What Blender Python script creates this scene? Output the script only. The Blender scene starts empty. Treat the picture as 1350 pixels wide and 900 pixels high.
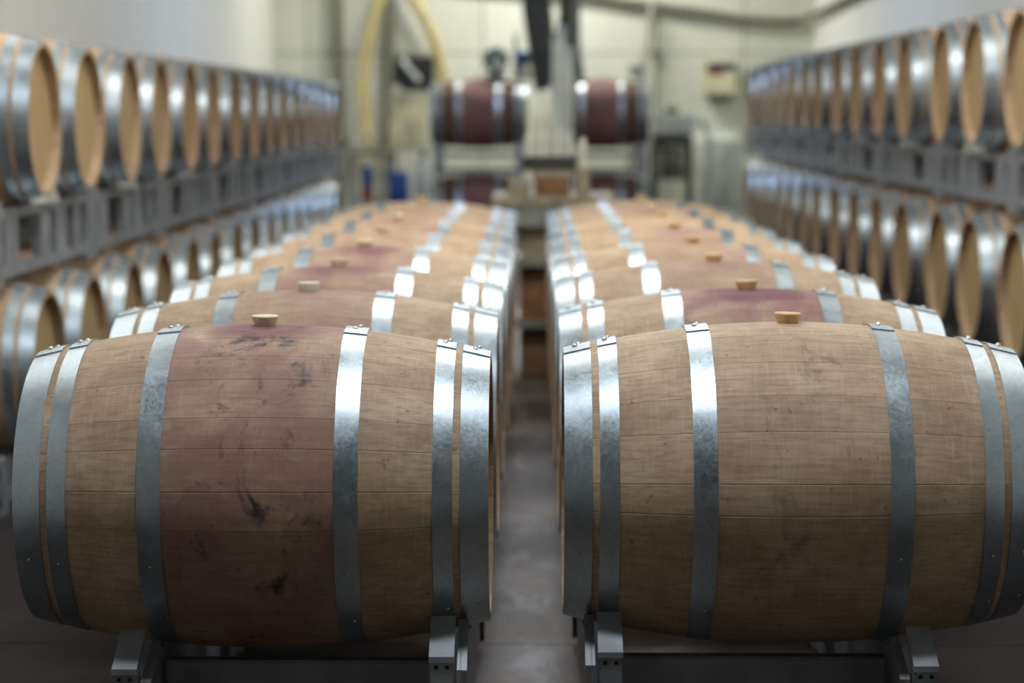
import bpy, bmesh, math, random
from math import sin, cos, pi, sqrt, radians
from mathutils import Vector, Matrix
S = bpy.context.scene
COL = S.collection
random.seed(7)
H = 1.43                                   # camera height above the floor

# ------------------------------------------------------------------ camera
cam = bpy.data.cameras.new('camera'); camo = bpy.data.objects.new('camera', cam); COL.objects.link(camo)
cam.sensor_width = 36; cam.lens = 76.0
camo.location = (0, 0, H); camo.rotation_euler = (radians(90 - 6.07), 0, radians(0.61))
cam.dof.use_dof = True; cam.dof.focus_distance = 4.22; cam.dof.aperture_fstop = 2.4
cam.clip_end = 100
S.camera = camo

# ------------------------------------------------------------------ world, exposure
w = bpy.data.worlds.new('world'); S.world = w; w.use_nodes = True
w.node_tree.nodes['Background'].inputs[0].default_value = (0.5, 0.6, 0.7, 1)
w.node_tree.nodes['Background'].inputs[1].default_value = 0.05
S.view_settings.view_transform = 'Standard'; S.view_settings.look = 'None'
S.view_settings.exposure = 0.46; S.view_settings.gamma = 1.0
S.view_settings.use_curve_mapping = False

# ------------------------------------------------------------------ lamps (hang under the ceiling)
CEIL = 4.6
LAMPS = [  # x, y, size_x, size_y, watts, colour, description
    (0.05, 3.75, 1.4, 0.30, 66, (0.88, 0.95, 1.0), 'lamp over the two nearest barrels'),
    (0.05, 8.1, 1.8, 0.6, 80, (0.98, 0.98, 0.93), 'lamp over the middle of the aisle'),
    (0.05, 13.2, 1.2, 0.5, 14, (1.0, 0.97, 0.88), 'lamp over the cluttered table'),
    (0.05, 17.3, 1.6, 1.4, 54, (0.50, 0.68, 1.0), 'cool lamp before the end barrels'),
    (0.05, 22.1, 2.2, 0.6, 105, (1.0, 0.99, 0.90), 'lamp next to the back wall'),
    (-2.68, 9.2, 0.14, 7.5, 34, (1.0, 0.99, 0.94), 'strip lamp added to brighten the left wall'),  # both wall strips are added fill, out of view, to lift the walls
    (2.84, 9.2, 0.14, 7.5, 34, (1.0, 0.99, 0.94), 'strip lamp added to brighten the right wall'),
]
def area(loc, sx, sy, watts, colr, rot=(0, 0, 0)):
    l = bpy.data.lights.new('lamp_light', 'AREA'); l.shape = 'RECTANGLE'; l.size = sx; l.size_y = sy
    l.energy = watts; l.color = colr
    o = bpy.data.objects.new('lamp_light', l); COL.objects.link(o); o.location = loc; o.rotation_euler = rot
    return o

# ------------------------------------------------------------------ helpers
class MB:
    def __init__(s): s.v = []; s.f = []
    def add(s, vs, fs):
        n = len(s.v); s.v += [tuple(v) for v in vs]; s.f += [tuple(i + n for i in f) for f in fs]
    def box(s, x0, x1, y0, y1, z0, z1, M=None):
        vs = [(x0, y0, z0), (x1, y0, z0), (x1, y1, z0), (x0, y1, z0), (x0, y0, z1), (x1, y0, z1), (x1, y1, z1), (x0, y1, z1)]
        if M: vs = [M @ Vector(v) for v in vs]
        s.add(vs, [(3, 2, 1, 0), (4, 5, 6, 7), (0, 1, 5, 4), (1, 2, 6, 5), (2, 3, 7, 6), (3, 0, 4, 7)])
        return s
    def lathe(s, prof, n=16, c=(0, 0, 0), axis='z', cap=True):
        vs = []
        for r, h in prof:
            for k in range(n):
                a = 2 * pi * k / n
                p = (r * cos(a), r * sin(a), h) if axis == 'z' else ((h, r * cos(a), r * sin(a)) if axis == 'x' else (r * sin(a), h, r * cos(a)))
                vs.append((p[0] + c[0], p[1] + c[1], p[2] + c[2]))
        fs = []
        for i in range(len(prof) - 1):
            for k in range(n):
                a, b = i * n + k, i * n + (k + 1) % n
                fs.append((a, b, b + n, a + n))
        if cap:
            fs.append(tuple(reversed(range(n)))); fs.append(tuple((len(prof) - 1) * n + k for k in range(n)))
        s.add(vs, fs); return s
    def tube(s, pts, r, n=8):
        pts = [Vector(p) for p in pts]; rings = []
        for i, p in enumerate(pts):
            t = (pts[min(i + 1, len(pts) - 1)] - pts[max(i - 1, 0)]).normalized()
            u = t.orthogonal().normalized() if i == 0 else (u - t * u.dot(t)).normalized()
            v = t.cross(u); rr = r[i] if isinstance(r, (list, tuple)) else r
            rings.append([p + (u * cos(2 * pi * k / n) + v * sin(2 * pi * k / n)) * rr for k in range(n)])
        vs = [q for rg in rings for q in rg]; fs = []
        for i in range(len(pts) - 1):
            for k in range(n):
                a, b = i * n + k, i * n + (k + 1) % n; fs.append((a, b, b + n, a + n))
        fs.append(tuple(reversed(range(n)))); fs.append(tuple((len(pts) - 1) * n + k for k in range(n)))
        s.add(vs, fs); return s
    def prism(s, poly, x0, x1):            # poly in (y, z), extruded along x
        n = len(poly)
        vs = [(x0, y, z) for y, z in poly] + [(x1, y, z) for y, z in poly]
        s.add(vs, [tuple(range(n)), tuple(reversed(range(n, 2 * n)))] + [(i, i + n, (i + 1) % n + n, (i + 1) % n) for i in range(n)])
        return s
    def mesh(s, name, mat, smooth=False, bevel=0, ang=38):
        me = bpy.data.meshes.new(name); me.from_pydata(s.v, [], s.f)
        bm = bmesh.new(); bm.from_mesh(me); bmesh.ops.recalc_face_normals(bm, faces=bm.faces)
        if bevel: bmesh.ops.bevel(bm, geom=list(bm.edges), offset=bevel, segments=2, affect='EDGES', clamp_overlap=True)
        bm.to_mesh(me); bm.free()
        me.materials.append(mat)
        if smooth:
            me.shade_smooth(); me.set_sharp_from_angle(angle=radians(ang))
        return me
    def build(s, name, mat, parent=None, smooth=False, bevel=0):
        return link(name, s.mesh(name, mat, smooth, bevel), parent)
def link(name, me, parent=None, loc=None):
    o = bpy.data.objects.new(name, me); COL.objects.link(o)
    if parent: o.parent = parent
    if loc: o.location = loc
    return o
def thing(name, label, cat, loc=(0, 0, 0), rz=0, group=None):
    o = bpy.data.objects.new(name, None); COL.objects.link(o); o.location = loc; o.rotation_euler = (0, 0, rz)
    o['label'] = label; o['category'] = cat
    if group: o['group'] = group
    return o
def tag(o, label, cat, group=None):
    o['label'] = label; o['category'] = cat
    if group: o['group'] = group
    return o
def struct(o): o['kind'] = 'structure'; return o
ORD = ['nearest', 'second', 'third', 'fourth', 'fifth', 'sixth', 'seventh', 'eighth', 'ninth', 'tenth', 'eleventh', 'twelfth',
       'thirteenth', 'fourteenth', 'fifteenth', 'sixteenth', 'seventeenth', 'eighteenth']

# ------------------------------------------------------------------ materials
class NT:
    def __init__(s, name):
        s.m = bpy.data.materials.new(name); s.m.use_nodes = True; s.t = s.m.node_tree
        s.b = s.t.nodes['Principled BSDF']
    def n(s, typ, **k):
        nd = s.t.nodes.new(typ)
        for a, b in k.items(): setattr(nd, a, b)
        return nd
    def put(s, sock, val):
        if isinstance(val, bpy.types.NodeSocket): s.t.links.new(val, sock)
        else: sock.default_value = val
    def math(s, op, a, b=0.0, c=None, clamp=False):
        nd = s.n('ShaderNodeMath', operation=op, use_clamp=clamp); s.put(nd.inputs[0], a); s.put(nd.inputs[1], b)
        if c is not None: s.put(nd.inputs[2], c)
        return nd.outputs[0]
    def vec(s, op, a, b):
        nd = s.n('ShaderNodeVectorMath', operation=op); s.put(nd.inputs[0], a); s.put(nd.inputs[1], b); return nd.outputs[0]
    def noise(s, v, scale=1.0, detail=4.0, rough=0.55, dist=0.0):
        nd = s.n('ShaderNodeTexNoise'); s.put(nd.inputs['Vector'], v); nd.inputs['Scale'].default_value = scale
        nd.inputs['Detail'].default_value = detail; nd.inputs['Roughness'].default_value = rough; nd.inputs['Distortion'].default_value = dist
        return nd.outputs['Fac']
    def ramp(s, f, lo, hi, a=0.0, b=1.0):
        nd = s.n('ShaderNodeMapRange', interpolation_type='SMOOTHSTEP'); s.put(nd.inputs[0], f)
        s.put(nd.inputs[1], lo); s.put(nd.inputs[2], hi); s.put(nd.inputs[3], a); s.put(nd.inputs[4], b)
        return nd.outputs[0]
    def mix(s, f, a, b, mode='MIX'):
        nd = s.n('ShaderNodeMix', data_type='RGBA', blend_type=mode); s.put(nd.inputs[0], f)
        s.put(nd.inputs[6], a if isinstance(a, bpy.types.NodeSocket) else (*a, 1)); s.put(nd.inputs[7], b if isinstance(b, bpy.types.NodeSocket) else (*b, 1))
        return nd.outputs[2]
    def bump(s, h, st, dist=0.002):
        nd = s.n('ShaderNodeBump'); s.put(nd.inputs['Height'], h); nd.inputs['Strength'].default_value = st; nd.inputs['Distance'].default_value = dist
        s.t.links.new(nd.outputs[0], s.b.inputs['Normal'])
    def set(s, **k):
        for a, v in k.items():
            a = {'color': 'Base Color', 'rough': 'Roughness', 'metal': 'Metallic', 'spec': 'Specular IOR Level', 'sss': 'Subsurface Weight', 'coat': 'Coat Weight'}[a]
            if isinstance(v, tuple) and len(v) == 3: v = (*v, 1)
            s.put(s.b.inputs[a], v)
        return s

def simple(name, c, rough=0.6, metal=0.0, var=0.12, scale=6.0, bump=0.0):
    t = NT(name); tc = t.n('ShaderNodeTexCoord').outputs['Object']
    f = t.noise(tc, scale, 5)
    d = tuple(x * (1 - var * 2) for x in c); e = tuple(min(1, x * (1 + var)) for x in c)
    t.set(color=t.mix(t.ramp(f, 0.3, 0.7), d, e), rough=rough, metal=metal)
    if bump: t.bump(t.noise(tc, scale * 12, 4), bump)
    return t.m

def make_oak(name='oak_stave_wood', dark=False):
    t = NT(name)
    oi = t.n('ShaderNodeObjectInfo'); geo = t.n('ShaderNodeNewGeometry')
    P = t.vec('SUBTRACT', geo.outputs['Position'], oi.outputs['Location'])
    sc = t.n('ShaderNodeSeparateColor'); t.t.links.new(oi.outputs['Color'], sc.inputs[0])
    seed, stain, fresh = sc.outputs[0], sc.outputs[1], sc.outputs[2]; scuff = oi.outputs['Alpha']
    off = t.n('ShaderNodeCombineXYZ'); t.put(off.inputs[0], t.math('MULTIPLY', seed, 37.0)); t.put(off.inputs[1], t.math('MULTIPLY', seed, 91.0))
    Q = t.vec('ADD', P, off.outputs[0])
    # per stave shift so that the grain breaks at every joint
    o2 = t.n('ShaderNodeCombineXYZ'); t.put(o2.inputs[0], t.math('MULTIPLY', oi.outputs['Random'], 19.0)); t.put(o2.inputs[2], t.math('MULTIPLY', oi.outputs['Random'], 7.0))
    G = t.vec('ADD', Q, o2.outputs[0])
    grain = t.noise(t.vec('MULTIPLY', G, (7.0, 120.0, 120.0)), 1.0, 8, 0.72, 0.4)
    saw = t.noise(t.vec('MULTIPLY', G, (190.0, 14.0, 14.0)), 1.0, 3, 0.6)
    cloud = t.noise(Q, 7.0, 5, 0.6)
    big = t.noise(Q, 3.1, 3, 0.5)
    base = t.mix(t.ramp(cloud, 0.3, 0.72), (0.42, 0.282, 0.182), (0.59, 0.435, 0.300))
    base = t.mix(fresh, base, t.mix(t.ramp(cloud, 0.3, 0.72), (0.46, 0.315, 0.185), (0.58, 0.425, 0.265)))
    if dark: base = t.mix(0.92, base, (0.055, 0.022, 0.019))
    base = t.mix(t.ramp(grain, 0.38, 0.72, 0.0, 0.62), base, (0.23, 0.15, 0.095))
    base = t.mix(t.ramp(saw, 0.45, 0.8, 0.0, 0.04 if dark else 0.26), base, (0.66, 0.56, 0.46))
    # stave to stave tone
    tone = t.math('MULTIPLY_ADD', oi.outputs['Random'], 0.17, 0.90)
    cb = t.n('ShaderNodeCombineColor'); [t.put(cb.inputs[i], tone) for i in range(3)]
    base = t.mix(1.0, base, cb.outputs[0], 'MULTIPLY')
    # wine stain in the belly zone between the two inner hoops, and spilled down from the bung
    sp = t.n('ShaderNodeSeparateXYZ'); t.t.links.new(P, sp.inputs[0]); x, y, z = sp.outputs
    belly = t.ramp(t.math('ABSOLUTE', x), 0.168, 0.178, 1.0, 0.0)
    soft = t.ramp(t.math('ADD', t.math('ABSOLUTE', x), t.math('MULTIPLY', big, 0.16)), 0.14, 0.40, 1.0, 0.0)
    blot = t.ramp(t.noise(Q, 4.6, 5, 0.65, 0.8), 0.36, 0.62)
    m1 = t.math('MULTIPLY', t.math('MULTIPLY_ADD', belly, 0.42, t.math('MULTIPLY', soft, 0.33)), t.math('MULTIPLY_ADD', blot, 0.65, 0.35))
    m1 = t.math('MULTIPLY', m1, stain, clamp=True)
    base = t.mix(m1, base, (0.27, 0.125, 0.125))
    ln = t.n('ShaderNodeVectorMath', operation='LENGTH'); t.t.links.new(t.vec('MULTIPLY', t.vec('SUBTRACT', P, (0.02, -0.03, 0.34)), (1.0, 1.3, 1.7)), ln.inputs[0])
    dd = t.math('ADD', ln.outputs['Value'], t.math('MULTIPLY', t.noise(Q, 9.0, 4, 0.6, 1.0), 0.16))
    m2 = t.ramp(t.math('SUBTRACT', dd, t.math('MULTIPLY', stain, 0.045)), 0.10, 0.19, 1.0, 0.0)
    m2 = t.math('MULTIPLY', m2, t.ramp(stain, 0.1, 1.3, 0.0, 0.85))
    base = t.mix(m2, base, (0.17, 0.055, 0.075))
    # black scuffs
    sm = t.ramp(t.noise(t.vec('MULTIPLY', Q, (11.0, 11.0, 7.0)), 1.0, 6, 0.72, 0.8), 0.53, 0.70)
    sm = t.math('MULTIPLY', sm, t.ramp(t.math('ABSOLUTE', t.math('ADD', x, -0.02)), 0.05, 0.20, 1.0, 0.15))
    base = t.mix(t.math('MULTIPLY', sm, scuff, clamp=True), base, (0.055, 0.045, 0.045))
    pit = t.ramp(t.noise(Q, 60.0, 2, 0.5), 0.70, 0.76, 0.0, 0.55)
    base = t.mix(pit, base, (0.10, 0.07, 0.05))
    t.set(color=base, rough=t.ramp(grain, 0.2, 0.8, 0.55, 0.78), spec=0.28)
    t.bump(t.math('ADD', t.math('MULTIPLY', grain, 0.7), t.math('MULTIPLY', saw, 0.5)), 0.35, 0.0012)
    return t.m
OAK = make_oak(); OAKD = make_oak('wine_soaked_oak_wood', True)

def make_head():
    t = NT('oak_head_wood'); oi = t.n('ShaderNodeObjectInfo'); tc = t.n('ShaderNodeTexCoord').outputs['Object']
    o2 = t.n('ShaderNodeCombineXYZ'); t.put(o2.inputs[1], t.math('MULTIPLY', oi.outputs['Random'], 23.0))
    Q = t.vec('ADD', tc, o2.outputs[0])
    g = t.noise(t.vec('MULTIPLY', Q, (30, 45, 4)), 1.0, 6, 0.6, 0.3)
    c = t.mix(t.ramp(g, 0.3, 0.75), (0.44, 0.30, 0.152), (0.33, 0.21, 0.10))
    c = t.mix(t.ramp(oi.outputs['Random'], 0.0, 1.0, 0.0, 0.35), c, (0.43, 0.34, 0.17))
    t.set(color=c, rough=0.6, spec=0.3); t.bump(g, 0.2, 0.001)
    return t.m
HEADW = make_head()

def make_steel(name, c, rough, spangle=1.0):
    t = NT(name); tc = t.n('ShaderNodeTexCoord').outputs['Object']; oi = t.n('ShaderNodeObjectInfo')
    o2 = t.n('ShaderNodeCombineXYZ'); t.put(o2.inputs[1], t.math('MULTIPLY', oi.outputs['Random'], 23.0)); Q = t.vec('ADD', tc, o2.outputs[0])
    vo = t.n('ShaderNodeTexVoronoi'); t.put(vo.inputs['Vector'], Q); vo.inputs['Scale'].default_value = 190
    sc = t.n('ShaderNodeSeparateColor'); t.t.links.new(vo.outputs['Color'], sc.inputs[0])
    n1 = t.noise(Q, 14, 6, 0.65); n2 = t.noise(Q, 70, 4, 0.6)
    col = t.mix(t.ramp(n1, 0.3, 0.7), tuple(x * 0.80 for x in c), c)
    col = t.mix(t.math('MULTIPLY', sc.outputs[0], 0.38 * spangle), col, tuple(x * 0.62 for x in c))
    col = t.mix(t.ramp(n2, 0.68, 0.74, 0.0, 0.6), col, (0.10, 0.09, 0.08))
    t.set(color=col, metal=0.92, rough=t.math('ADD', t.ramp(n1, 0.2, 0.8, rough - 0.04, rough + 0.08), t.math('MULTIPLY', sc.outputs[1], 0.10 * spangle)))
    t.bump(t.math('ADD', n2, t.math('MULTIPLY', n1, 0.8)), 0.10, 0.001)
    return t.m
STEEL = make_steel('galvanised_hoop_steel', (0.53, 0.60, 0.65), 0.34)
RIVET = make_steel('rivet_steel', (0.72, 0.72, 0.70), 0.25, 0.3)
EDGE = simple('dark_seam', (0.03, 0.028, 0.025), 0.8)
PAINT = simple('rack_grey_paint', (0.30, 0.315, 0.34), 0.42, 0.35, 0.12, 9, 0.05)
SADDLE = simple('pale_saddle_paint', (0.50, 0.50, 0.46), 0.5, 0.2)
HOLE = simple('bolt_hole_black', (0.008, 0.008, 0.01), 0.7)
def silicone(name, c):
    t = NT(name); t.set(color=c, rough=0.45, sss=0.25); t.b.inputs['Subsurface Radius'].default_value = (0.01, 0.006, 0.003); return t.m
BUNG_W = silicone('white_silicone', (0.80, 0.74, 0.63)); BUNG_C = silicone('cream_silicone', (0.78, 0.64, 0.44)); BUNG_A = silicone('amber_silicone', (0.70, 0.47, 0.22))

def make_wall(name, c1, c2, dirt):
    t = NT(name); geo = t.n('ShaderNodeNewGeometry'); P = geo.outputs['Position']
    f = t.noise(P, 0.9, 5, 0.55); st = t.noise(t.vec('MULTIPLY', P, (2.5, 2.5, 0.35)), 1.0, 5, 0.6)
    c = t.mix(t.ramp(f, 0.3, 0.7), c1, c2)
    c = t.mix(t.ramp(st, 0.55, 0.8, 0.0, 0.30), c, dirt)
    t.set(color=c, rough=0.55); t.bump(t.noise(P, 30, 3), 0.04, 0.002)
    return t.m
WALL_B = make_wall('cream_panel_paint', (0.61, 0.62, 0.52), (0.70, 0.71, 0.61), (0.46, 0.43, 0.33))
WALL_S = make_wall('white_panel_paint', (0.83, 0.83, 0.785), (0.88, 0.88, 0.84), (0.60, 0.58, 0.50))
WALL_F = simple('dark_front_wall_paint', (0.05, 0.055, 0.05), 0.6)  # unseen wall behind the camera, made dark to dim the hoop reflections
CEILM = simple('ceiling_paint', (0.30, 0.30, 0.28), 0.8)
def make_floor():
    t = NT('worn_concrete_side_shade'); P = t.n('ShaderNodeNewGeometry').outputs['Position']
    a = t.noise(P, 1.6, 6, 0.62, 0.5); b = t.noise(t.vec('MULTIPLY', P, (7.0, 2.6, 1)), 1.0, 7, 0.7, 1.2); c = t.noise(P, 45, 4, 0.6)
    col = t.mix(t.ramp(a, 0.32, 0.68), (0.062, 0.046, 0.039), (0.120, 0.094, 0.080))
    col = t.mix(t.ramp(b, 0.48, 0.66, 0.0, 0.75), col, (0.23, 0.20, 0.172))
    col = t.mix(t.ramp(b, 0.30, 0.44, 0.7, 0.0), col, (0.05, 0.032, 0.028))
    col = t.mix(t.ramp(c, 0.55, 0.75, 0.0, 0.3), col, (0.12, 0.10, 0.09))
    sp = t.n('ShaderNodeSeparateXYZ'); t.t.links.new(P, sp.inputs[0])   # shade beside and under the barrel rows, painted into the colour
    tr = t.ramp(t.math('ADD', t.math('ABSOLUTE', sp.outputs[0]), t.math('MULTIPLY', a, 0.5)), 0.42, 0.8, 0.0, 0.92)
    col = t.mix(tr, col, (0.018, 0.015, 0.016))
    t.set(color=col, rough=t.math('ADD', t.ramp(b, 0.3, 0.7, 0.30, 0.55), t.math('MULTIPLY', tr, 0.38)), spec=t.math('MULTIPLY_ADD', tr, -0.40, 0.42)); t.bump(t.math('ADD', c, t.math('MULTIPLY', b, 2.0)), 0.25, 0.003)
    return t.m
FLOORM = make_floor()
BLACKP = simple('black_plastic', (0.015, 0.016, 0.018), 0.4)
PIPE = simple('grey_pipe_metal', (0.20, 0.20, 0.16), 0.5, 0.3)
CABLE = simple('cable_sleeve', (0.15, 0.14, 0.10), 0.7)
HOSE = simple('yellow_hose', (0.60, 0.50, 0.22), 0.5)
CREAMP = simple('cream_plastic', (0.66, 0.62, 0.40), 0.5)
WHITEP = simple('white_plastic', (0.72, 0.72, 0.63), 0.4)
PALEG = simple('pale_grey_enamel', (0.55, 0.58, 0.53), 0.35)
PVC = simple('aged_pvc', (0.80, 0.79, 0.64), 0.4)
BLUEP = simple('blue_plastic', (0.01, 0.075, 0.30), 0.35)
REDP = simple('red_plastic', (0.30, 0.03, 0.02), 0.4)
OLIVE = simple('olive_rubber', (0.055, 0.050, 0.018), 0.6)
BROWNW = simple('brown_wood', (0.24, 0.11, 0.045), 0.6, 0, 0.25, 9)
TABLEW = simple('table_timber', (0.34, 0.29, 0.20), 0.6, 0, 0.2, 7)
GREYM = simple('brushed_grey_metal', (0.34, 0.34, 0.31), 0.4, 0.6)
DARKM = simple('dark_metal', (0.05, 0.05, 0.045), 0.45, 0.4)
CARD = simple('brown_cardboard', (0.27, 0.165, 0.085), 0.8, 0, 0.2, 5)
GLASSG = simple('green_enamel', (0.12, 0.20, 0.15), 0.3)

# ------------------------------------------------------------------ setting
BACK = 23.8; XL = -2.86; XR = 3.02; FRONT = -5.5
# floor: slabs with sawn joints
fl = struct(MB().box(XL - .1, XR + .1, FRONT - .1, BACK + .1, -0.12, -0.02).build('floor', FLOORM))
ys = [FRONT, -1.0, 2.1, 5.72, 9.4, 13.1, 16.8, 20.5, BACK]; xs_ = [XL, XR]
for i in range(len(ys) - 1):
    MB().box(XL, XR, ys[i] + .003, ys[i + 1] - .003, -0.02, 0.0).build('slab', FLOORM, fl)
def wall(name, M, seams_a, seams_z, make):
    o = struct(MB().box(*M).build(name, EDGE))
    for i in range(len(seams_a) - 1):
        for j in range(len(seams_z) - 1):
            b = make(seams_a[i] + .006, seams_a[i + 1] - .006, seams_z[j] + .006, seams_z[j + 1] - .006)
            MB().box(*b).build('panel', WALL_B if 'back' in name else (WALL_F if 'front' in name else WALL_S), o)
    return o
bx = [XL, -2.49, -1.53, -0.575, 0.38, 1.335, 2.28, XR]
wb = wall('wall_back', (XL - .1, XR + .1, BACK + .02, BACK + .12, 0, CEIL), bx, [0, 1.05, 2.06, 3.3, CEIL], lambda a, b, c, d: (a, b, BACK - .01, BACK + .02, c, d))
wf = wall('wall_front', (XL - .1, XR + .1, FRONT - .12, FRONT - .02, 0, CEIL), [XL, -1, 1, XR], [0, 2.3, CEIL], lambda a, b, c, d: (a, b, FRONT - .02, FRONT + .01, c, d))
sy = [FRONT + i * (BACK - FRONT) / 12 for i in range(13)]
wl = wall('wall_left', (XL - .12, XL - .02, FRONT, BACK, 0, CEIL), sy, [0, CEIL], lambda a, b, c, d: (XL - .02, XL, a, b, c, d))
wr = wall('wall_right', (XR + .02, XR + .12, FRONT, BACK, 0, CEIL), sy, [0, CEIL], lambda a, b, c, d: (XR, XR + .02, a, b, c, d))
struct(MB().box(XL - .1, XR + .1, FRONT, BACK, CEIL, CEIL + .1).build('ceiling', CEILM))
LENS = NT('lamp_lens'); LENS.set(color=(0.8, 0.8, 0.78), rough=0.4)
LENS.b.inputs['Emission Color'].default_value = (0.95, 0.97, 1, 1); LENS.b.inputs['Emission Strength'].default_value = 2.0
for (x, y, sx, sy_, W, c, d) in LAMPS:
    t = thing('ceiling_lamp', 'rectangular ceiling ' + d, 'lamp', (x, y, CEIL - .30), 0, 'ceiling lamps')
    MB().box(-sx / 2 - .05, sx / 2 + .05, -sy_ / 2 - .05, sy_ / 2 + .05, 0.03, .10).build('housing', PALEG, t)
    MB().box(-sx / 2, sx / 2, -sy_ / 2, sy_ / 2, 0.0, .03).build('diffuser', LENS.m, t)
    for s in (-1, 1): MB().lathe([(.008, .10), (.008, .30)], 6, (s * sx * .4, 0, 0)).build('hanger', DARKM, t)
    area((x, y, CEIL - .305), sx, sy_, W, c)

# ------------------------------------------------------------------ barrels
RB, LN, KA = 0.3415, 0.4725, 0.270          # belly radius, half length, curvature
def R(x): return RB - KA * x * x - 0.0022     # wooden surface; hoops lie on it
TH = 0.026
XS = [-LN, -.455, -.42, -.36, -.30, -.24, -.18, -.12, -.06, 0, .06, .12, .18, .24, .30, .36, .42, .455, LN]
def stave_mesh(a0, a1, seg=4):
    b = MB(); prof = []
    g = 0.0007                                # joint half width in radians
    angs = [a0 + g, a0 + g + .005] + [a0 + (a1 - a0) * k / seg for k in range(1, seg)] + [a1 - g - .005, a1 - g]
    na = len(angs); vs = []
    for x in XS:
        for i, a in enumerate(angs):
            r = R(x) - (0.0004 if i in (0, na - 1) else 0)
            if abs(x) >= LN: r -= .002
            vs.append((x, -r * sin(a), r * cos(a)))
        ti = TH if abs(x) < .45 else (TH - .008 if abs(x) < LN else TH - .013)
        for a in (angs[-1], angs[0]):
            r = R(x) - ti; vs.append((x, -r * sin(a), r * cos(a)))
    n = na + 2; fs = []
    for i in range(len(XS) - 1):
        for k in range(n):
            fs.append((i * n + k, i * n + (k + 1) % n, (i + 1) * n + (k + 1) % n, (i + 1) * n + k))
    fs.append(tuple(range(n))); fs.append(tuple(reversed([(len(XS) - 1) * n + k for k in range(n)])))
    b.add(vs, fs); return b
NST = 27; wid = [random.uniform(.72, 1.25) for _ in range(NST)]; tot = sum(wid); acc = 0; BOUND = [0]
for q in wid: acc += q / tot * 2 * pi; BOUND.append(acc)
STAVES = [stave_mesh(BOUND[i], BOUND[i + 1]).mesh('stave', OAK, True, ang=9) for i in range(NST)]
bodymb = MB()
for i in range(NST):
    sb = stave_mesh(BOUND[i], BOUND[i + 1], 3); bodymb.add(sb.v, sb.f)
BODY = bodymb.mesh('stave_body', OAK, True, ang=9)
def head_mesh():                              # five boards with V joints, recessed from the chime, facing +x
    b = MB(); r = R(LN - .04) - TH + .004; ws = [-r, -r * .62, -r * .22, r * .2, r * .6, r]
    for i in range(5):
        y0, y1 = ws[i] + .0009, ws[i + 1] - .0009; pts = []
        m = 7
        for k in range(m + 1):
            y = y0 + (y1 - y0) * k / m; pts.append((y, sqrt(max(r * r - y * y, 1e-6))))
        for k in range(m, -1, -1):
            y = y0 + (y1 - y0) * k / m; pts.append((y, -sqrt(max(r * r - y * y, 1e-6))))
        b.prism(pts, LN - .052, LN - .036)
    return b.mesh('head', HEADW)
HEAD = head_mesh()
def hoop_mesh(x0, x1, lap=True):
    b = MB(); NS = 72; th = .0022; n = 4
    def ring(a, t0, t1):
        o = []
        for x, t in ((x0, t1), (x1, t1), (x1, t0), (x0, t0)):
            r = R(x) + t; o.append((x, -r * sin(a), r * cos(a)))
        return o
    vs = []
    for k in range(NS): vs += ring(2 * pi * k / NS, -.0004, th)
    fs = []
    for k in range(NS):
        for j in range(n):
            a = k * n + j; c = k * n + (j + 1) % n; d = ((k + 1) % NS) * n + j; e = ((k + 1) % NS) * n + (j + 1) % n
            fs.append((a, c, e, d))
    b.add(vs, fs)
    if lap:                                   # overlapping end of the strap at the top
        vs = []; K = 12; A0, A1 = 0.17, -0.22
        for k in range(K + 1):
            vs += ring(A0 + (A1 - A0) * k / K, th - .0002, th * 2 + .0006)
        fs = []
        for k in range(K):
            for j in range(n): fs.append((k * n + j, k * n + (j + 1) % n, (k + 1) * n + (j + 1) % n, (k + 1) * n + j))
        fs.append((0, 1, 2, 3)); fs.append((K * n + 3, K * n + 2, K * n + 1, K * n))
        b.add(vs, fs)
    return b.mesh('hoop', STEEL, True)
HSPEC = [(-.4722, -.4165), (-.4015, -.3625), (-.2175, -.170), (.170, .2175), (.3625, .4015), (.4165, .4722)]
HOOPS = [hoop_mesh(*h) for h in HSPEC]
def rivet_mesh():
    b = MB(); b.lathe([(.0058, -.001), (.0056, .0015), (.0042, .0034), (.002, .0044)], 10); return b.mesh('rivet', RIVET, True)
RIV = rivet_mesh()
NAIL = MB().lathe([(.0036, -.001), (.0034, .0008), (.002, .0018)], 8).mesh('nail', RIVET, True)
def bung_mesh(m):
    b = MB(); b.lathe([(.019, -.02), (.0225, .003), (.0275, .016), (.0282, .0205), (.0268, .0225), (.012, .0228)], 24); return b.mesh('bung', m, True)
BUNGS = {'white': bung_mesh(BUNG_W), 'cream': bung_mesh(BUNG_C), 'amber': bung_mesh(BUNG_A)}
SCREWR = .0

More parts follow.
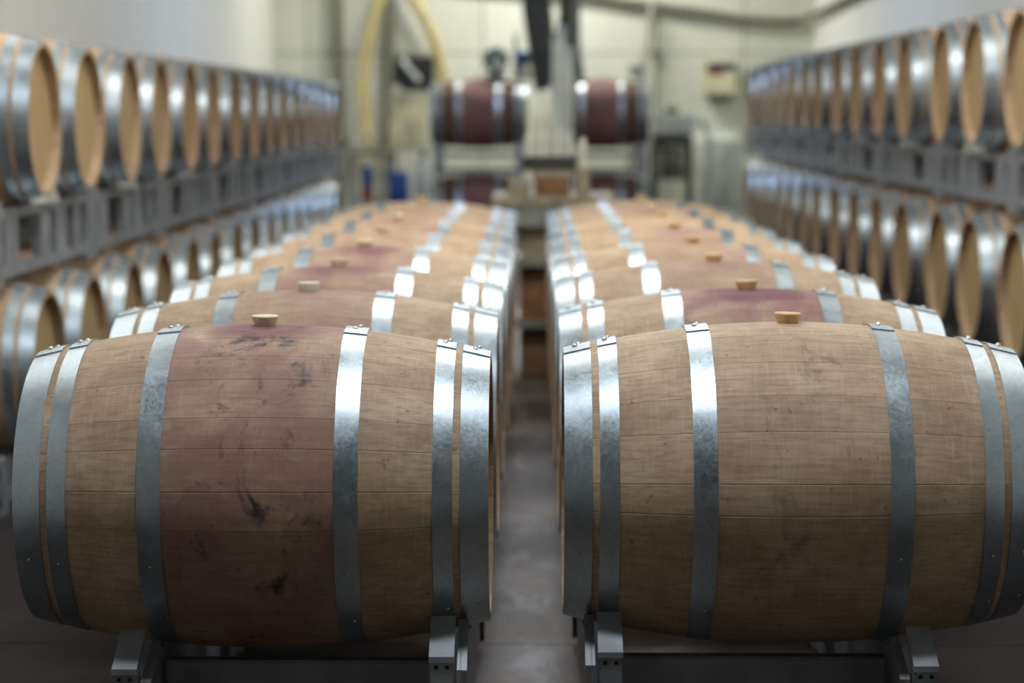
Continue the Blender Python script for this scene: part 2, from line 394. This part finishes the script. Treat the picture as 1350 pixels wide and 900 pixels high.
def barrel(loc, label, group, *a, dark=False, **k):
    t = barrel_(loc, label, group, *a, **k)
    if dark:
        for c in t.children:
            if c.name.startswith('stave') or c.name.startswith('head'):
                c.material_slots[0].link = 'OBJECT'; c.material_slots[0].material = OAKD
    return t
def barrel_(loc, label, group, bung='cream', colr=(0.5, 0.3, 0.0, 0.5), detail=2, rot=None, rz=0, heads=(1, -1), bung_lab=None, nail_a=1.95, bung_h=0.0):
    """loc is the barrel centre. detail 2: single staves, rivets, nails; 1: single staves; 0: joined body"""
    t = thing('wine_barrel', label, 'barrel', (loc[0], loc[1], loc[2]), rz, group)
    if rot is None: rot = random.uniform(0, 2 * pi)
    if detail >= 1:
        for me in STAVES:
            o = link('stave', me, t); o.rotation_euler = (rot, 0, 0); o.color = colr
    else:
        o = link('stave_body', BODY, t); o.rotation_euler = (rot, 0, 0); o.color = colr
    for h in heads:
        o = link('head', HEAD, t); o.rotation_euler = (0, 0, 0 if h > 0 else pi)
    for (x0, x1), me in zip(HSPEC, HOOPS):
        o = link('hoop', me, t); tw = random.uniform(-.06, .06) if detail < 2 else random.uniform(-.02, .02); o.rotation_euler = (tw, 0, 0)
        if detail >= 2:
            xm = (x0 + x1) / 2; sl = math.atan(2 * KA * xm)
            for j, a in enumerate((0.035, -0.075)):
                r = R(xm) + .005
                rv = link('rivet', RIV, o); dx = .004 * (1 if j else -1)
                rv.matrix_local = Matrix.Rotation(a, 4, 'X') @ Matrix.Translation((xm + dx, 0, r)) @ Matrix.Rotation(sl, 4, 'Y')
            a = nail_a + random.uniform(-.02, .02)
            nl = link('nail', NAIL, o); nl.matrix_local = Matrix.Rotation(a, 4, 'X') @ Matrix.Translation((xm, 0, R(xm) + .0022)) @ Matrix.Rotation(sl, 4, 'Y')
            if random.random() < .6:
                nl = link('nail', NAIL, o); nl.matrix_local = Matrix.Rotation(a + .42, 4, 'X') @ Matrix.Translation((xm + .008, 0, R(xm) + .0022)) @ Matrix.Rotation(sl, 4, 'Y')
    if bung:
        o = link('bung', BUNGS[bung], t); o.location = (.0, .0, R(0) - .002 + bung_h); o.rotation_euler = (random.uniform(-.05, .05), random.uniform(-.05, .05), 0)
        if bung_lab: o['label'] = bung_lab
    return t

# ---- the two centre rows
CZ = H - .7838
LY = [4.50, 5.38, 6.24, 7.16, 8.00, 8.96, 9.85, 10.75]
RY = [4.54, 5.42, 6.43, 7.32, 8.26, 9.15, 10.0, 10.85]
Ldesc = ['wine-stained and scuffed, cream bung', 'with a flat white bung', 'with a pale bung and wine-pink belly', 'with a reddish band across its belly',
         'with clean tan staves', 'with a faint pink belly', 'with light tan staves', 'standing last before the table']
Rdesc = ['with clean brown staves and an amber bung', 'with a dark purple spill around its bung', 'with a pinkish belly and amber bung', 'with a small amber bung and faint stain',
         'with an orange-brown bung', 'with plain honey staves', 'with a low tan bung', 'standing last before the table']
Lp = [(.11, 1.0, 0, 1.0), (.37, .55, .05, .25), (.52, .95, .1, .2), (.73, 1.0, .2, .1), (.21, .35, .35, .1), (.65, .6, .35, .1), (.83, .3, .4, .1), (.44, .35, .4, .1)]
Rp = [(.29, .12, 0.05, .45), (.61, 1.35, .05, .15), (.17, .5, .1, .2), (.91, .45, .25, .1), (.35, .5, .3, .1), (.55, .1, .45, .1), (.78, .4, .4, .1), (.05, .3, .4, .1)]
Lb = ['cream', 'white', 'cream', 'cream', 'cream', 'cream', 'cream', 'amber']
Rb = ['amber', 'amber', 'amber', 'amber', 'amber', 'amber', 'cream', 'amber']
for i in range(8):
    det = 2 if i < 4 else 1
    barrel((-.5645, LY[i], CZ), '%s oak barrel of the left centre row, %s' % (ORD[i], Ldesc[i]), 'oak barrels in the left centre row', Lb[i], Lp[i], det,
           bung_lab=('flat white silicone bung' if i == 1 else None), rot=[.3, 1.4, 2.2, 3.1, 4.4, 5.2, .8, 1.9][i])
    barrel((.532, RY[i], CZ + .003), '%s oak barrel of the right centre row, %s' % (ORD[i], Rdesc[i]), 'oak barrels in the right centre row', Rb[i], Rp[i], det,
           rot=[2.75, .5, 1.1, 5.0, 3.6, 2.0, 4.1, .2][i], nail_a=1.9)

# ---- racks under the centre rows: s = +1 when the aisle lies at +x
def floor_rack(cx, y1, y2, s, label):
    t = thing('barrel_rack', label, 'rack', (cx, y1, 0), 0, 'floor racks under the centre rows')
    D = y2 - y1; cz = CZ
    for xr, nm in ((-.25, 0), (.38, 1)):
        x = xr * s; r = RB - KA * xr * xr + .004
        lip = H - (1.100 if nm == 0 else 1.073)
        def post(yf, front=True):
            d = 1 if front else -1
            p = MB().box(x - .024, x + .024, min(yf, yf + d * .045), max(yf, yf + d * .045), 0, lip).build('post', PAINT, t, bevel=.003)
            q = MB(); yc = yf + (.31 if front else -.31) # barrel centre relative
            dz = -.205 * d; zt = cz - sqrt(r * r - .205 ** 2) - .004
            ya, yb = yf - d * .003, yc + dz
            sl = [(ya, lip - .012), (ya, lip), (ya + d * .012, lip + .006), (yb, zt), (yb, zt - .006), (ya + d * .02, lip - .012)]
            q.prism(sl, x - .025, x + .025); q.build('saddle_plate', PAINT, t)
            if front:
                h = MB()
                for hx in (-.011, .011): h.lathe([(.0045, -.001), (.0045, .002)], 10, (x + hx, yf - .0005, lip - .022), 'y')
                h.build('bolt_hole', HOLE, t)
            MB().box(x - .035, x + .035, yf - .01 if front else yf - .055, yf + .055 if front else yf + .01, 0, .006).build('foot_plate', PAINT, t)
        post(-.31); post(D + .31, False); post(D - .31)
        # cradle plate on the aisle side of the posts, top edge follows both barrels
        xa = x + s * .030; xb = x + s * .038; rr = RB - KA * (xr + .034) ** 2 + .006
        top = []
        for yc in (0, D):
            for k in range(-9, 10):
                a = k / 9 * (.50 if nm == 0 else .62); top.append((yc + rr * sin(a), cz - rr * cos(a)))
        poly = [(-.30, 0.02), (-.30, lip - .03)] + top + [(D + .30, lip - .03), (D + .30, 0.02)]
        poly = [p for i, p in enumerate(poly)]
        MB().prism(poly, min(xa, xb), max(xa, xb)).build('cradle_plate', PAINT, t)
        fl_ = MB()
        for i in range(len(poly) - 1):
            (ya, za), (yb, zb) = poly[i], poly[i + 1]
            if i == 0: continue
            w0, w1 = sorted((xb - s * .002, xb + s * .012))
            fl_.add([(w0, ya, za), (w1, ya, za), (w1, yb, zb), (w0, yb, zb), (w0, ya, za - .003), (w1, ya, za - .003), (w1, yb, zb - .003), (w0, yb, zb - .003)],
                    [(0, 1, 2, 3), (7, 6, 5, 4), (0, 4, 5, 1), (1, 5, 6, 2), (2, 6, 7, 3), (3, 7, 4, 0)])
        fl_.build('flange', PAINT, t)
    xx = sorted((-.24 * s + s * .038, .38 * s - s * .0))
    for yy in (-.09, D + .09):
        MB().box(xx[0], xx[1], yy - .02, yy + .02, H - 1.225, H - 1.134).build('cross_bar', PAINT, t, bevel=.004)
    return t
for i in range(0, 8, 2):
    wd = ['nearest', 'second', 'third', 'rearmost'][i // 2]
    floor_rack(-.5645, LY[i], LY[i + 1], 1, '%s grey steel floor rack under the left centre row of barrels' % wd)
    floor_rack(.532, RY[i], RY[i + 1], -1, '%s grey steel floor rack under the right centre row of barrels' % wd)

# ---- the stacks along the walls
def tier_rack(x_face, s, ya, yb, z0, z1, label, group, cap=True):
    """x_face: plane of the heads; s=+1 when the aisle lies at +x; ya..yb; z0 bottom, z1 top of rails"""
    t = thing('stacking_rack', label, 'rack', (x_face, (ya + yb) / 2, z0), 0, group)
    L = (yb - ya) / 2; h = z1 - z0
    for dx in (.115, .80):
        x = -s * dx; a, b = x - .02, x + .02
        MB().box(a, b, -L, L, h - .035, h).build('top_rail', PAINT, t)
        MB().box(a, b, -L, L, 0, .04).build('bottom_rail', PAINT, t)
        for yy, ww in ((-L + .05, .05), (L - .05, .05)):
            MB().box(a - .006 * 1, b + .006, yy - ww, yy + ww, -.03, h + .03).build('end_post', PAINT, t)
        for yy, ww in ((-.56, .10), (-.01, .085), (.27, .10), (.555, .07)):
            MB().box(a + .003, b - .003, yy - ww, yy + ww, .04, h - .035).build('upright', PAINT, t)
    for dx in (.10, .82):
        MB().prism([(-.13, h - .005), (-.05, h + .055), (.05, h + .055), (.13, h - .005)], -s * dx - .03, -s * dx + .03).build('saddle', SADDLE, t)
    for yy in (-L + .05, 0, L - .05):
        x0, x1 = sorted((-s * .135, -s * .78))
        MB().box(x0, x1, yy - .02, yy + .02, h * .4, h * .4 + .05).build('cross_bar', PAINT, t)
    return t
AL = 7.97; ZL = [AL * k for k in (1, 1.1005, 1.212, 1.3117, 1.4248, 1.525, 1.64, 1.746, 1.851, 1.952, 2.06, 2.165, 2.27, 2.375, 2.48)]
AR = 9.75; ZR = [AR * k for k in (.907, 1, 1.080, 1.1856, 1.2714, 1.3624, 1.448, 1.545, 1.62, 1.705, 1.785, 1.87, 1.955, 2.04)]
def side(cx, ZZ, s, zu, zl, xl0, side_name, first_pair):
    for tier, zc in (('upper', zu), ('lower', zl)):
        for i, y in enumerate(ZZ):
            lab = '%s barrel from the camera in the %s tier along the %s wall' % ('first' if i == 0 else ORD[i], tier, side_name)
            barrel((cx, y, zc), lab, '%s tier of barrels along the %s wall' % (tier, side_name), random.choice(['cream', 'amber']) if tier == 'upper' else ('cream' if random.random() < .5 else None),
                   (random.random(), random.choice([.1, .2, .5]), random.uniform(.3, .7), .1), 0, rz=random.uniform(-.012, .012))
    k = first_pair; prs = []
    if k == 1: prs.append((ZZ[0] - .87, ZZ[0]))
    while k < len(ZZ):
        prs.append((ZZ[k], ZZ[k + 1] if k + 1 < len(ZZ) else ZZ[k] + .85)); k += 2
    xf = cx + s * LN
    mids = [prs[0][0] - .43] + [(prs[i][1] + prs[i + 1][0]) / 2 for i in range(len(prs) - 1)] + [prs[-1][1] + .43]
    for i in range(len(prs)):
        nm = 'first' if i == 0 else ORD[i]
        tier_rack(xf, s, mids[i] + .008, mids[i + 1] - .008, zl + .348, zu - .318, '%s grey steel rack from the camera between the two tiers along the %s wall' % (nm, side_name), 'racks between the tiers along the %s wall' % side_name)
        tier_rack(xf, s, mids[i] + .008, mids[i + 1] - .008, 0.03, zl - .318, '%s grey steel rack from the camera on the floor along the %s wall' % (nm, side_name), 'racks on the floor along the %s wall' % side_name)
side(-1.80 - LN, ZL, 1, H - .028, H - .942, 0, 'left', 0)
side(1.955 + LN, ZR, -1, H + .133, H - .752, 0, 'right', 1)

# ---- four barrels at the far end
BY = 21.4
for k, (x, n) in enumerate(((-.551, 'left'), (.645, 'right'))):
    for z, tn in ((H - .022, 'upper'), (H - .95, 'lower')):
        barrel((x, BY, z), '%s %s wine-dark barrel of the stack before the back wall' % (tn, n), 'barrels stacked before the back wall', 'cream' if tn == 'upper' else None,
               (.3 + .2 * k, 1.2, 0, .3), 1, dark=True)
for k, (x, n) in enumerate(((-.551, 'left'), (.645, 'right'))):
    t = thing('stacking_rack', 'grey rack carrying the upper %s barrel before the back wall' % n, 'rack', (x, BY, H - .605), 0, 'racks before the back wall')
    for yy in (-.3, .3):
        MB().box(-.40, .40, yy - .02, yy + .02, .165, .20).build('top_rail', PAINT, t); MB().box(-.40, .40, yy - .02, yy + .02, 0, .04).build('bottom_rail', PAINT, t)
        for xx in (-.40, .40): MB().box(xx - .04, xx + .04, yy - .025, yy + .025, -.03, .30).build('end_post', PAINT, t)
    for xx in (-.34, .34): MB().box(xx - .02, xx + .02, -.28, .28, .165, .20).build('side_rail', PAINT, t)
    t = thing('stacking_rack', 'grey floor rack under the lower %s barrel before the back wall' % n, 'rack', (x, BY, 0), 0, 'racks before the back wall')
    for yy in (-.3, .3):
        MB().box(-.40, .40, yy - .02, yy + .02, .08, .13).build('top_rail', PAINT, t)
        for xx in (-.40, .40): MB().box(xx - .03, xx + .03, yy - .025, yy + .025, 0, .22).build('end_post', PAINT, t)
    for xx in (-.30, .30): MB().box(xx - .02, xx + .02, -.28, .28, .08, .13).build('side_rail', PAINT, t)

# ------------------------------------------------------------------ table at the end of the aisle
def at(px, py, y):                          # point seen at pixel px, py of the photograph, at depth y
    dx = (px - 675) / 2850; dy = (450 - py) / 2850; p = radians(6.07); yw = radians(.61)
    yd = dy * cos(p) - sin(p); zz = cos(p) + dy * sin(p)
    X = dx * cos(yw) - zz * sin(yw); Z = zz * cos(yw) + dx * sin(yw)
    return Vector((X / Z * y, y, H + yd / Z * y))
TY = 11.55
t = thing('work_table', 'timber topped work table with open shelves at the end of the aisle', 'table', (.07, TY, 0))
th_ = at(700, 259, TY).z
MB().box(-.30, .36, 0, .75, th_ - .05, th_).build('tabletop', TABLEW, t, bevel=.004)
MB().box(-.22, .28, .02, .05, th_ - .16, th_ - .05).build('apron', GREYM, t)
for xx in (-.205, .255):
    for yy in (.03, .67): MB().box(xx - .022, xx + .022, yy, yy + .045, 0, th_ - .05).build('leg', TABLEW, t)
for zz in (at(700, 343, TY).z, at(700, 424, TY).z): MB().box(-.20, .25, .01, .70, zz - .035, zz).build('shelf', GREYM, t)
def crate(x, z0, z1, lab, m=CARD):
    c = thing('carton', lab, 'box', (x, TY + .10, z0))
    MB().box(-.18, .18, 0, .45, 0, z1 - z0).build('carton_body', m, c, bevel=.004)
    MB().box(-.181, .181, -.001, .451, z1 - z0 - .03, z1 - z0 + .002).build('lid', m, c)
crate(.10, at(700, 343, TY).z, at(700, 343, TY).z + .20, 'tan carton on the upper shelf of the work table', TABLEW)
crate(.10, at(700, 424, TY).z, at(700, 424, TY).z + .27, 'dark brown carton on the lower shelf of the work table', BROWNW)
crate(.10, 0.005, .22, 'brown carton on the floor under the work table', CARD)
# wooden box on the table
c = thing('wooden_box', 'reddish brown wooden box on the middle of the work table', 'box', (at(728, 262, TY + .1).x, TY + .05, th_))
MB().box(-.095, .095, 0, .14, 0, .10).build('box_body', BROWNW, c, bevel=.003); MB().box(-.105, .105, -.005, .15, .10, .135).build('lid', TABLEW, c, bevel=.003)
c = thing('timber_block', 'upright pale timber block at the right of the wooden box', 'block', (at(768, 262, TY + .1).x, TY + .05, th_))
MB().box(-.035, .035, 0, .08, 0, .15).build('block_body', TABLEW, c, bevel=.003)
MB().lathe([(.02, .15), (.018, .30), (.012, .31)], 10, (0, .04, 0)).build('peg', WHITEP, c, True)
c = thing('timber_block', 'low pale timber block at the left of the wooden box', 'block', (at(684, 262, TY + .1).x, TY + .10, th_))
MB().box(-.06, .06, 0, .12, 0, .085).build('block_body', TABLEW, c, bevel=.003)
# black tray with white bottles and tubes behind the box
TZ = th_ + .136
tr = thing('bottle_tray', 'dark tray of white bottles on top of the wooden box', 'tray', (at(725, 230, TY + .1).x, TY + .12, TZ))
MB().box(-.145, .145, -.07, .07, 0, .012).build('base', DARKM, tr)
for a in ((-.145, .145, -.07, -.06), (-.145, .145, .06, .07), (-.145, -.137, -.06, .06), (.137, .145, -.06, .06)): MB().box(*a, .012, .075).build('side', DARKM, tr)
bl = [(696, 165, .015, 'short white bottle at the left edge of the dark tray'), (705, 148, .013, 'slim white bottle second from the left in the dark tray'), (714, 124, .018, 'tall pale tube standing in the middle of the dark tray'),
      (725, 112, .017, 'tallest pale tube of the dark tray'), (735, 150, .013, 'white bottle right of the two tall tubes'), (744, 162, .014, 'white bottle second from the right in the dark tray'), (753, 168, .012, 'thin white rod at the right edge of the dark tray')]
for i, (px, py, r, lab) in enumerate(bl):
    p = at(px, py, TY + .12); zt = p.z - TZ - .013
    o = thing('bottle', lab, 'bottle', (p.x, TY + .095 + (i % 2) * .05, TZ + .013), 0, 'white bottles and tubes in the dark tray')
    MB().lathe([(r * .95, 0), (r, .01), (r, zt * .72), (r * .55, zt * .84), (r * .5, zt * .95)], 14).build('bottle_body', WHITEP, o, True)
    MB().lathe([(r * .6, zt * .95), (r * .6, zt)], 12).build('cap', PALEG, o, True)

# ------------------------------------------------------------------ gear around the far barrels
def tubeobj(name, lab, cat, pts, r, m, n=8):
    return tag(MB().tube(pts, r, n).build(name, m, None, True), lab, cat)
# dark hanging hose bundle
def curve(px, depth, seg=6):
    P = [at(a, b, d if isinstance(depth, str) else depth) for a, b, *_ in px]; out = []
    for i in range(len(P) - 1):
        p0 = P[max(i - 1, 0)]; p1, p2 = P[i], P[i + 1]; p3 = P[min(i + 2, len(P) - 1)]
        for k in range(seg):
            u = k / seg
            out.append(0.5 * ((2 * p1) + (-p0 + p2) * u + (2 * p0 - 5 * p1 + 4 * p2 - p3) * u * u + (-p0 + 3 * p1 - 3 * p2 + p3) * u ** 3))
    out.append(P[-1]); return out
HY = 20.4
for k_, (px, r, lab, m) in enumerate((([(704, -40), (706, 10), (713, 60), (722, 118)], .125, 'thick brown-black hose hanging at the left of the dark bundle', DARKM),
                   ([(716, -40), (720, 20), (726, 70), (733, 122)], .060, 'olive hose hanging in the middle of the dark bundle', OLIVE),
                   ([(752, -40), (750, 20), (746, 45), (740, 75)], .10, 'olive hose hanging at the right of the dark bundle', OLIVE),
                   ([(760, -40), (758, 30), (760, 70), (765, 112)], .050, 'thin grey hose at the right edge of the dark bundle', PIPE))):
    tubeobj('hose', lab, 'hose', curve(px, HY + (0, .28, .6, .28)[k_]), r, m, 10)
for k_, (px, y0, y1, r, lab) in enumerate(((732, 48, 122, .03, 'tall white pipe standing left behind the dark hoses'), (741, 34, 122, .03, 'tallest white pipe standing behind the dark hoses'), (751, 62, 118, .034, 'shorter white pipe right of the tall white pipes'))):
    D_ = HY - .30 - .12 * (k_ % 2); p = at(px, y1, D_); q = at(px, y0, D_)
    o = thing('pipe', lab, 'pipe', (p.x, p.y, 0.02), 0, 'white pipes behind the work table'); MB().lathe([(r, 0), (r, q.z - .08)], 12).build('pipe_body', PVC, o, True); MB().lathe([(r * 1.25, q.z - .1), (r * 1.25, q.z - .02)], 12).build('collar', PALEG, o, True)
# things on top of the far barrels
o = thing('small_motor', 'round green motor with pale face on the left far barrel', 'motor', (at(654, 100, BY).x, BY + .0, H + .320))
MB().lathe([(.10, -.1), (.125, -.09), (.125, .1), (.10, .11)], 20, (0, 0, .18), 'y').build('motor_body', GLASSG, o, True)
MB().lathe([(.06, -.118), (.07, -.09)], 16, (.02, 0, .14), 'y').build('face', WHITEP, o, True); MB().box(-.09, .09, -.09, .09, 0, .06).build('foot', DARKM, o)
o = thing('jug', 'blue capped jug standing beside the green motor', 'jug', (at(690, 96, BY).x, BY, H + .30))
MB().lathe([(.07, 0), (.08, .02), (.08, .10), (.04, .16)], 16).build('jug_body', WHITEP, o, True); MB().lathe([(.055, .16), (.095, .20), (.095, .27), (.06, .29)], 14).build('cap', BLUEP, o, True)
o = thing('stirring_rod', 'thin upright rod standing on the left far barrel', 'rod', (at(676, 100, BY).x + .03, BY + .17, H + .318))
MB().lathe([(.03, 0), (.022, .15), (.018, .45)], 10).build('rod_body', PIPE, o, True); MB().lathe([(.05, -.0), (.05, .03)], 12).build('base', DARKM, o, True)
for px, lab in ((838, 'small pale grey cup on the right far barrel'),):
    o = tag(MB().lathe([(.06, 0), (.075, .13), (.065, .13), (.055, .02)], 14, (at(px, 92, BY).x, BY, H + .322)).build('cup', PALEG, None, True), lab, 'cup')
# wall pipes
for px, y0, lab, r in ((446, -60, 'dark vertical pipe at the left of the yellow hose', .055), (513, -60, 'dark vertical pipe running down through the yellow hose loop', .055), (866, 70, 'thin grey vertical conduit below the sagging cable', .022)):
    p = at(px, 60, BACK - .12); top = CEIL if y0 < 0 else at(px, 15, BACK - .12).z
    o = thing('wall_pipe', lab, 'pipe', (p.x, BACK - .12, 0.0))
    MB().lathe([(r, 0.01), (r, top - .01)], 12).build('pipe_body', PIPE, o, True)
    for zz in (1.1, 2.06):
        MB().box(-r - .03, r + .03, -.015, .10, zz - .02, zz + .02).build('clamp', DARKM, o)
tubeobj('pole', 'grey pole leaning against the back wall right of the far barrels', 'pole', [at(860, 8, BACK - .22), at(846, 100, BACK - .5), at(830, 215, BACK - .9), (at(826, 215, BACK - .9).x, BACK - 1.2, .036)], .035, PIPE)
# yellow hose loop
tubeobj('yellow_hose', 'long yellow hose hanging in a wide loop on the back wall', 'hose', curve([(487, 190), (478, 150), (477, 100), (484, 55), (498, 0), (522, -38), (546, -5), (566, 32), (578, 62), (587, 105), (582, 140)], BACK - .28), .036, HOSE, 10)
tubeobj('yellow_hose', 'second yellow hose hanging inside the wide loop', 'hose', curve([(484, 200), (486, 150), (483, 110), (491, 60), (503, 5), (524, -26), (541, 2), (560, 34), (572, 66), (579, 112), (575, 145)], BACK - .17), .026, HOSE, 10)
# power cables
tubeobj('cable', 'grey cable sagging across the top of the back wall to the right corner', 'cable', curve([(600, -22), (700, -14), (780, -6), (830, 3), (880, 10), (930, 17), (980, 25), (1030, 28), (1060, 27)], BACK - .10) , .04, CABLE)
p0 = at(1060, 27, BACK - .10)
tubeobj('cable', 'dark cable rising along the right wall from the corner', 'cable', [Vector((XR - .12, BACK - .2, p0.z)), Vector((XR - .09, 23.5, p0.z + .02)), Vector((XR - .06, 21.5, p0.z + .07)), Vector((XR - .06, 18.5, p0.z + .12)), Vector((XR - .06, 12, p0.z + .2))], .035, CABLE)
# black hopper box on the left
p = at(545, 120, 22.6)
o = thing('equipment_box', 'black equipment box above the cream cabinet', 'box', (p.x, 22.6, p.z))
MB().prism([(-.0, 0), (.32, 0), (.32, .36), (0, .36)], -.21, .21).build('box_body', BLACKP, o, bevel=.01)
MB().tube([(-.12, -.03, .32), (-.02, -.05, .20), (.06, -.03, .10)], .03, 8).build('handle', PALEG, o, True)
MB().lathe([(.05, -.05), (.05, 0)], 12, (-.17, 0, .02), 'y').build('knob', WHITEP, o, True)
p = at(536, 197, 22.6); q = at(536, 150, 22.6)
o = thing('cabinet', 'cream cabinet under the black box left of the far barrels', 'cabinet', (p.x, 22.6, 0.0))
hz = at(545, 122, 22.6).z - .006
MB().box(-.19, .19, 0, .35, p.z, hz).build('cabinet_body', CREAMP, o, bevel=.01); MB().box(-.165, .0, -.012, 0, p.z + .03, q.z).build('door', CREAMP, o, bevel=.003); MB().box(.02, .165, -.012, 0, p.z + .03, q.z).build('door', CREAMP, o, bevel=.003)
for xx in (-.17, .17):
    for yy in (.02, .33): MB().box(xx - .018, xx + .018, yy - .018, yy + .018, 0, p.z).build('leg', DARKM, o)
MB().box(-.17, .17, .02, .33, .35, .38).build('shelf', GREYM, o)
# bench with blue drum
p = at(485, 197, 21.2)
o = thing('side_bench', 'tan topped bench at the end of the left tiers', 'bench', (at(486, 197, 21.2).x, 21.2, 0))
MB().box(-.20, .20, 0, .6, p.z - .06, p.z).build('benchtop', TABLEW, o, bevel=.004); MB().box(-.19, -.03, .01, .04, p.z - .30, p.z - .07).build('drawer', CREAMP, o); MB().box(.03, .19, .01, .04, p.z - .30, p.z - .07).build('drawer', CREAMP, o)
for xx in (-.18, .18):
    for yy in (.03, .57): MB().box(xx - .02, xx + .02, yy - .02, yy + .02, 0, p.z - .06).build('leg', PALEG, o)
MB().box(-.19, .19, .02, .56, .40, .43).build('shelf', WHITEP, o)
def drum(px, py0, py1, y, r, m, lab, capm, cat='drum'):
    a = at(px, py1, y); b = at(px, py0, y); h = b.z - a.z
    o = thing('drum', lab, cat, (a.x, y, a.z))
    MB().lathe([(r * .92, 0), (r, h * .06), (r, h * .33), (r * 1.04, h * .36), (r, h * .40), (r, h * .9), (r * .85, h * .97)], 18).build('drum_body', m, o, True)
    MB().lathe([(r * .80, h * .97), (r * .80, h)], 16).build('lid', capm, o, True)
    return o
stool = thing('stand', 'low grey stand carrying the blue and white containers', 'stand', (at(538, 275, 20.6).x, 20.6, 0)); zt = at(526, 268, 20.6).z
MB().box(-.22, .26, -.14, .14, zt - .04, zt).build('stand_top', GREYM, stool)
for xx in (-.20, .24):
    for yy in (-.12, .12): MB().box(xx - .02, xx + .02, yy - .02, yy + .02, 0, zt - .04).build('leg', DARKM, stool)
drum(526, 226, 268, 20.6, .098, BLUEP, 'bright blue plastic drum on the low stand', BLUEP)
drum(558, 208, 268, 20.6, .085, WHITEP, 'cream white container right of the blue drum', CREAMP, 'container')
o = drum(484, 218, 246, 20.3, .05, BLUEP, 'small dark blue can above the red can', DARKM, 'can'); z_ = o.location.z
o2 = drum(484, 246, 262, 20.3, .055, REDP, 'small red can under the dark blue can', REDP, 'can')
st = thing('stand', 'thin stand below the small red can', 'stand', (o2.location.x, 20.3, 0)); MB().box(-.1, .1, -.1, .1, o2.location.z - .03, o2.location.z).build('stand_top', GREYM, st); MB().lathe([(.02, 0), (.02, o2.location.z - .03)], 8).build('post', DARKM, st); MB().lathe([(.12, 0), (.12, .02)], 12).build('base', DARKM, st)
# control panel on the right
p = at(950, 125, BACK - .2)
o = thing('control_panel', 'cream control panel with dark display on the back wall', 'panel', (p.x, BACK - .16, p.z))
MB().box(-.17, .17, -.0, .145, .0, .37).build('case', CREAMP, o, bevel=.01); MB().box(-.15, .16, -.012, 0, .27, .345).build('display', simple('dark_blue_display', (.03, .035, .09), .2), o); MB().box(-.14, .02, -.012, 0, .225, .26).build('red_strip', REDP, o)
MB().box(-.12, .12, -.03, .12, -.06, 0).build('bracket', DARKM, o)
# pale machine on legs
p = at(887, 178, 22.3); q = at(887, 150, 22.3)
o = thing('filter_machine', 'pale grey machine on dark legs before the back wall at right', 'machine', (p.x, 22.3, 0))
MB().box(-.21, .21, 0, .5, p.z, q.z).build('machine_body', PALEG, o, bevel=.02)
MB().lathe([(.07, 0), (.07, .05), (.05, .07)], 14, (.0, .2, q.z)).build('knob', DARKM, o, True)
MB().box(-.20, .20, .01, .45, p.z - .10, p.z).build('motor_tray', DARKM, o)
MB().lathe([(.14, 0), (.16, .03), (.16, .3), (.12, .34)], 18, (0, .2, p.z - .46)).build('motor', GREYM, o, True)
for xx in (-.19, .19):
    for yy in (.03, .45): MB().box(xx - .02, xx + .02, yy - .02, yy + .02, 0, p.z - .10).build('leg', DARKM, o)
tubeobj('hose', 'grey hose looping down from the right side of the pale machine', 'hose', curve([(914, 162), (923, 157), (932, 172), (936, 205), (933, 240), (927, 262)], 22.45), .03, PALEG)
o = thing('tank', 'pale enamel tank standing right of the machine', 'tank', (at(946, 262, 23.35).x, 23.35, 0)); hz = at(946, 172, 23.35).z
MB().lathe([(.26, .06), (.28, .1), (.28, hz - .1), (.2, hz - .02), (.06, hz)], 24).build('tank_body', PALEG, o, True)
for k in range(3): MB().lathe([(.02, 0), (.02, .12)], 8, (.2 * cos(k * 2.1), .2 * sin(k * 2.1), 0)).build('leg', DARKM, o)
